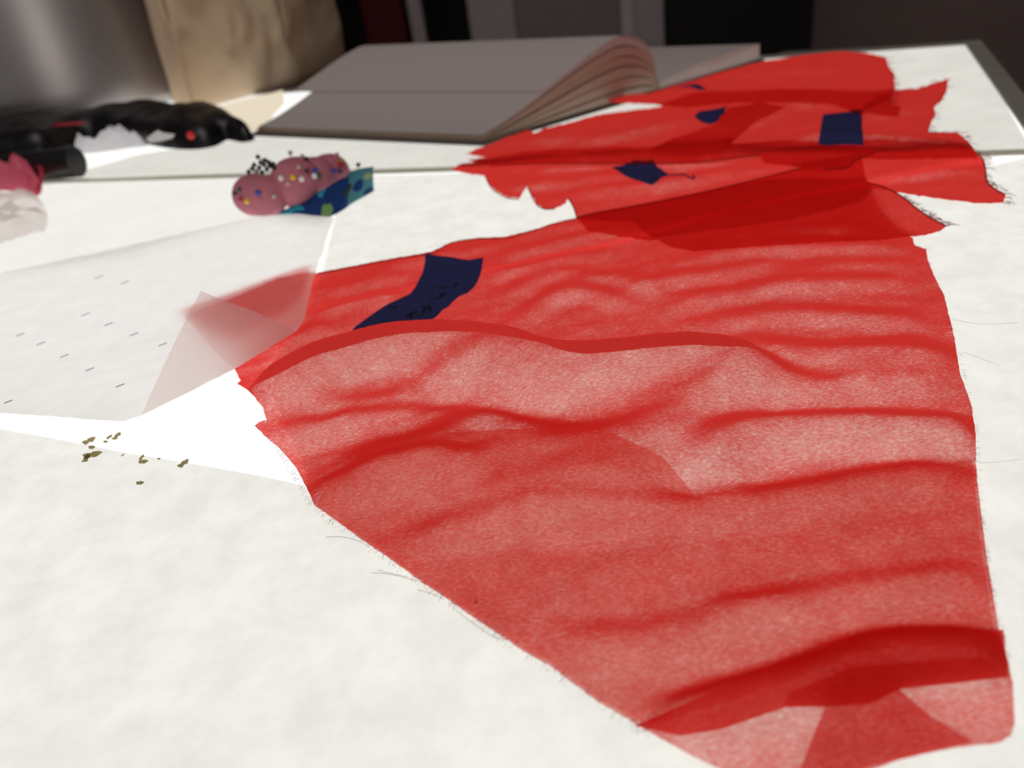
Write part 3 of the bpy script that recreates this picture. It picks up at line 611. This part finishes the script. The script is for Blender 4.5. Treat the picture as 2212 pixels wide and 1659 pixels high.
t = thing('plastic_wrapper', G(240, 310), 'crumpled white translucent plastic wrapper beside the black marker', 'wrapper')
pillow('film', [(203, 284), (228, 278), (252, 282), (301, 306), (320, 315), (285, 319), (244, 325), (178, 330), (160, 306), (185, 314), (215, 311), (236, 309), (224, 296)], .003, .008, .008, M_CLEAR, .5, 120, t)
t = thing('plastic_wrapper', G(345, 300), 'small strip of pale plastic lying on the black pouch near its red dot', 'wrapper')
pillow('film', [(315, 300), (340, 292), (378, 290), (372, 299), (340, 306), (322, 308)], .016, .003, .008, M_CLEAR, .4, 120, t)
def cyl(name, a, b_, r_, m, par, n=32):
    vs, fs = [], []; tube_vf([a.lerp(b_, q) for q in (0, .005, .5, .995, 1)], r_, vs, fs, n)
    return link(name, vs, fs, m, par, True)
a = G(-330, 398, .0105); b_ = G(166, 350, .0105); dr_ = (b_-a).normalized()
t = thing('marker_pen', b_-Vector((0, 0, .0105)), 'thick black marker pen, its blunt end pointing right, in front of the pouch', 'pen')
o = cyl('barrel', a, b_-dr_*.045, .0090, M_BLACKP, t); o.modifiers.new('e', 'EDGE_SPLIT').split_angle = .9
o = cyl('cap', b_-dr_*.0449, b_, .0100, M_BLACKP, t); o.modifiers.new('e', 'EDGE_SPLIT').split_angle = .9
M_PINK = plain('pink_film', (.62, .10, .17), .25, noise_amt=.3, scale=60, bump=.4, trans=((.80, .18, .26), .55))
t = thing('candy_wrapper', G(30, 390), 'crumpled glossy pink translucent wrapper at the left edge, touching the marker', 'wrapper')
pillow('film', [(-120, 400), (-40, 384), (20, 388), (60, 390), (86, 390), (92, 400), (85, 422), (50, 418), (0, 412), (-100, 426)], .0012, .017, .012, M_PINK, .45, 80, t)
tube = []; vs, fs = [], []; tube_vf([G(x, y, .012) for x, y in dens([(84, 357), (90, 372), (88, 392), (82, 410)], 6, closed=False)], .0014, vs, fs, 6); link('crimped_edge', vs, fs, M_PINK, t)
t = thing('plastic_bag', G(30, 450), 'clear crumpled plastic bag lying below the pink wrapper at the left edge', 'bag')
M_FILM = paper_mat('clear_film', (.66, .58, .56), (.90, .84, .82), .45, 45, (.97, .93, .93))
pillow('film', [(-160, 440), (-60, 430), (40, 428), (84, 430), (92, 440), (104, 470), (96, 498), (70, 503), (0, 528), (-140, 575)], .0012, .006, .010, M_FILM, .6, 60, t, jit=1.5)
# ------------------------------------------------------------------ pincushion
def lobe_at(px, py, rp, hz):
    c_ = G(px, py, hz); d_ = (c_-Vector((0, 0, HC))).dot(fw); return c_, rp/FP*d_
LB_ = []
for px, py, rp in ((550, 421, 46), (612, 402, 50), (680, 386, 48), (712, 374, 43), (575, 424, 46)):
    c_, r_ = lobe_at(px, py, rp, rp/FP*.46*.97); LB_.append((c_, r_))
M_PC = plain('mauve_pink_cotton', (.60, .20, .26), .85, noise_amt=.12, scale=500, bump=.2, trans=((.75, .3, .36), .1))
pin = thing('pincushion', LB_[1][0]-Vector((0, 0, LB_[1][0].z)), 'lobed mauve pincushion with a patterned blue band, bristling with pins', 'pincushion')
def lobe(c_, r_, rot):
    vs, fs = [], []; n = 28
    for i in range(n+1):
        th = math.pi*i/n
        for j in range(2*n):
            ph = math.pi*j/n; s_ = 1+.03*math.cos(2*(ph-rot))
            P = Vector((r_*s_*math.sin(th)*math.cos(ph), r_*s_*math.sin(th)*math.sin(ph), r_*.97*math.cos(th))); pole = math.exp(-(math.sin(th)/.25)**2) if math.cos(th) > 0 else 0
            P *= 1-.10*pole; P.z = max(P.z, -c_.z+.0012); vs.append(c_+P)
    for i in range(n):
        for j in range(2*n): a = i*2*n; fs.append([a+j, a+2*n+j, a+2*n+(j+1) % (2*n), a+(j+1) % (2*n)])
    link('cushion_lobe', vs, fs, M_PC, pin)
for i, (c_, r_) in enumerate(LB_):
    if i != 1: lobe(c_, r_, i)
c_, r_ = lobe_at(640, 394, 56, .0145); LB_[1] = (c_, r_); lobe(c_, r_, 1)
# band: blue fabric with green dots, crease shade painted in as dark olive spots
def band_mat(name, base, spots):
    k = mat(name); tc = k.N('TexCoord'); uv = tc.outputs['UV']; n1 = k.N('TexNoise', i_Scale=4.0); k.L(uv, n1.inputs['Vector'])
    ad = k.N('VectorMath', operation='MULTIPLY_ADD'); k.L(n1.outputs[1], ad.inputs[0]); ad.inputs[1].default_value = (.25, .25, 0); k.L(uv, ad.inputs[2])
    rgb = k.N('RGB'); rgb.outputs[0].default_value = c4(base); prev = rgb.outputs[0]
    for cx, cy, r_, colr in spots:
        vm = k.N('VectorMath', operation='DISTANCE'); k.L(ad.outputs[0], vm.inputs[0]); vm.inputs[1].default_value = (cx+.12, cy+.12, 0)
        lt_ = math_node(k, 'LESS_THAN', vm.outputs['Value'], r_); mx = k.N('MixRGB'); k.L(lt_, mx.inputs[0]); k.L(prev, mx.inputs[1]); mx.inputs[2].default_value = c4(colr); prev = mx.outputs[0]
    p = k.N('BsdfPrincipled', i_Roughness=.8); tr = k.N('BsdfTranslucent'); k.L(prev, p.inputs['Base Color']); k.L(prev, tr.inputs[0]); ms = k.N('MixShader', i_0=.4)
    k.L(p.outputs[0], ms.inputs[1]); k.L(tr.outputs[0], ms.inputs[2]); k.L(ms.outputs[0], k.out.inputs[0]); return k.m
CY = (.04, .50, .62); GN = (.30, .52, .20); NV = (.006, .06, .26)
M_BAND = band_mat('navy_dotted_fabric', NV, [(.75, .35, .55, CY), (1.05, .15, .3, NV), (1.95, 1.0, .24, CY), (1.25, .95, .2, CY), (2.15, .22, .25, GN), (.12, .3, .2, (.6, .7, .35)), (3.0, .5, .16, (.05, .07, .04))])  # the dark olive spot at the right end is painted crease shade
M_TAB = band_mat('teal_dotted_fabric', (.10, .34, .42), [(2.62, .45, .17, NV), (2.9, .7, .13, (.45, .55, .28)), (2.2, .5, .2, (.05, .07, .04)), (2.95, .1, .15, NV)])  # the dark olive spot at the left end continues the painted crease shade
def band(name, bot, top, zt, n=30, m=8, u0_=0, u1_=3, mt=None):
    B = dens(bot, 4, closed=False); T = dens(top, 4, closed=False); vs, fs, uvs = [], [], []
    for i in range(n+1):
        q = i/n; pb = B[int(q*(len(B)-1))]; pt = T[int(q*(len(T)-1))]; Pb = G(*pb, .0012); z_ = zt(q); Pt = G(*pt, z_)
        for j in range(m+1):
            w_ = j/m; P = Pb.lerp(Pt, w_); P += Vector((0, -.0012, .0006))*math.sin(math.pi*w_); vs.append(P); uvs.append((u0_+(u1_-u0_)*q, w_))
    for i in range(n):
        for j in range(m): a = i*(m+1)+j; fs.append([a, a+m+1, a+m+2, a+1])
    o = link(name, vs, fs, mt or M_BAND, pin); ul = o.data.uv_layers.new(name='UVMap')
    for lp in o.data.loops: ul.data[lp.index].uv = uvs[lp.vertex_index]
    o.modifiers.new('t', 'SOLIDIFY').thickness = .001; return o
band('band', [(588, 466), (620, 469), (660, 470), (693, 474), (715, 466), (738, 456), (752, 446)], [(588, 462), (625, 448), (665, 424), (700, 408), (725, 392), (742, 384), (752, 380)], lambda q: .002+.013*q)
band('band_tab', [(750, 447), (765, 437), (785, 426), (808, 413)], [(752, 374), (770, 366), (790, 362), (806, 361)], lambda q: .0155, 14, 8, 2.2, 3.1, M_TAB)
HEADC = {'black': (.006, .006, .006), 'white': (.85, .85, .83), 'yellow': (.85, .58, .03), 'blue': (.02, .07, .42), 'navy': (.01, .015, .12), 'green': (.01, .12, .07), 'red': (.5, .02, .01), 'pearl': (.55, .45, .42), 'dark green': (.008, .05, .035), 'gold': (.55, .33, .05)}
HM = {k_: plain('pin_head_'+k_.replace(' ', '_'), v_, .25, spec=.6) for k_, v_ in HEADC.items()}; M_PIN = plain('pin_steel', (.35, .33, .3), .3, metallic=1)
pins = [(557, 339, 'black'), (549, 356, 'black'), (560, 362, 'black'), (570, 356, 'black'), (576, 366, 'black'), (537, 371, 'black'), (583, 358, 'black'), (554, 370, 'pearl'), (566, 372, 'black'), (572, 346, 'black'), (563, 351, 'black'), (545, 364, 'black'), (580, 350, 'black'), (590, 354, 'black'),
        (627, 330, 'pearl'), (653, 338, 'pearl'), (662, 343, 'black'), (592, 362, 'black'), (728, 334, 'pearl'), (736, 346, 'gold'), (733, 354, 'red'), (741, 358, 'red'), (722, 369, 'blue'), (735, 370, 'navy'),
        (607, 385, 'white'), (633, 383, 'yellow'), (652, 387, 'white'), (663, 369, 'black'), (681, 368, 'blue'), (679, 380, 'white'), (691, 380, 'green'), (557, 416, 'blue'), (516, 409, 'green'), (507, 418, 'dark green'),
        (519, 431, 'red'), (534, 435, 'yellow'), (592, 424, 'pearl'), (622, 397, 'pearl'), (774, 356, 'black'), (645, 361, 'pearl')]
UNI = {(627, 330): 'pearl-headed pin sticking up highest from the middle of the pincushion', (653, 338): 'pearl-headed pin on the ridge right of the tallest one', (662, 343): 'black-headed pin on the ridge between the middle and right lobes', (592, 362): 'black-headed pin at the dip between left and middle lobes',
       (728, 334): 'pearl-headed pin on top of the right lobe', (736, 346): 'gold-headed pin at the right lobe rim', (733, 354): 'red-headed pin on the right lobe, left one of the two reds', (741, 358): 'red-headed pin on the right lobe, outermost red one', (722, 369): 'bright blue-headed pin low on the right lobe',
       (735, 370): 'navy-headed pin low on the right lobe by the band', (607, 385): 'white-headed pin left of the yellow one on the middle lobe', (633, 383): 'yellow-headed pin between two white ones on the middle lobe', (652, 387): 'white-headed pin right of the yellow one on the middle lobe', (663, 369): 'black-headed pin in the crease beside the blue one',
       (681, 368): 'blue-headed pin in the crease between middle and right lobes', (679, 380): 'white-headed pin just under the blue one near the band', (691, 380): 'green-headed pin beside the white one near the band', (557, 416): 'blue-headed pin facing front on the left lobe', (516, 409): 'green-headed pin at the left tip of the pincushion',
       (507, 418): 'dark green-headed pin farthest left on the pincushion', (519, 431): 'red-headed pin low on the left lobe tip', (534, 435): 'yellow-headed pin beside the low red one on the left lobe', (592, 424): 'pearl-headed pin at the right side of the left lobe', (622, 397): 'pearl-headed pin below the yellow one on the middle lobe',
       (774, 356): 'black-headed pin stuck by the band tab, far right', (645, 361): 'pearl-headed pin near the top of the middle lobe', (554, 370): 'pearl-headed pin at the foot of the black bristling cluster'}
for px, py, colr in pins:
    o_ = Vector((0, 0, HC)); d_ = ray(px, py).normalized(); best = None; hr = .0011
    for i, (c_, r_) in enumerate(LB_):
        tt = (c_-o_).dot(d_); q = o_+d_*tt; ds_ = (q-c_).length; R_ = r_+hr*.5
        th = tt-math.sqrt(max(0, R_*R_-ds_*ds_)); key = (0, th) if ds_ < R_ else (1, ds_/r_)
        if best is None or key < best[0]: best = (key, tt, ds_, c_, r_)
    _, tt, ds_, c_, r_ = best
    if px == 774: head = G(774, 356, .0165); inn = G(765, 400, .004)
    else:
        R_ = r_+hr*.5; head = o_+d_*(tt-math.sqrt(max(0, R_*R_-ds_*ds_))) if ds_ < R_ else o_+d_*tt
        inn = c_+(head-c_).normalized()*r_*.55
    lab = UNI.get((px, py), 'black-headed pin in the bristling cluster over the left lobe'); grp = None if (px, py) in UNI else 'black-headed pins in the bristling cluster'
    t = thing('sewing_pin', head, lab, 'pin', grp)
    vs, fs = [], []; tube_vf([head, head.lerp(inn, .5), inn], .00022, vs, fs, 5); link('shaft', vs, fs, M_PIN, t)
    ball('pin_head', head, hr*(1.35 if colr in ('yellow', 'white', 'blue') else 1.1), HM[colr], t, 8)
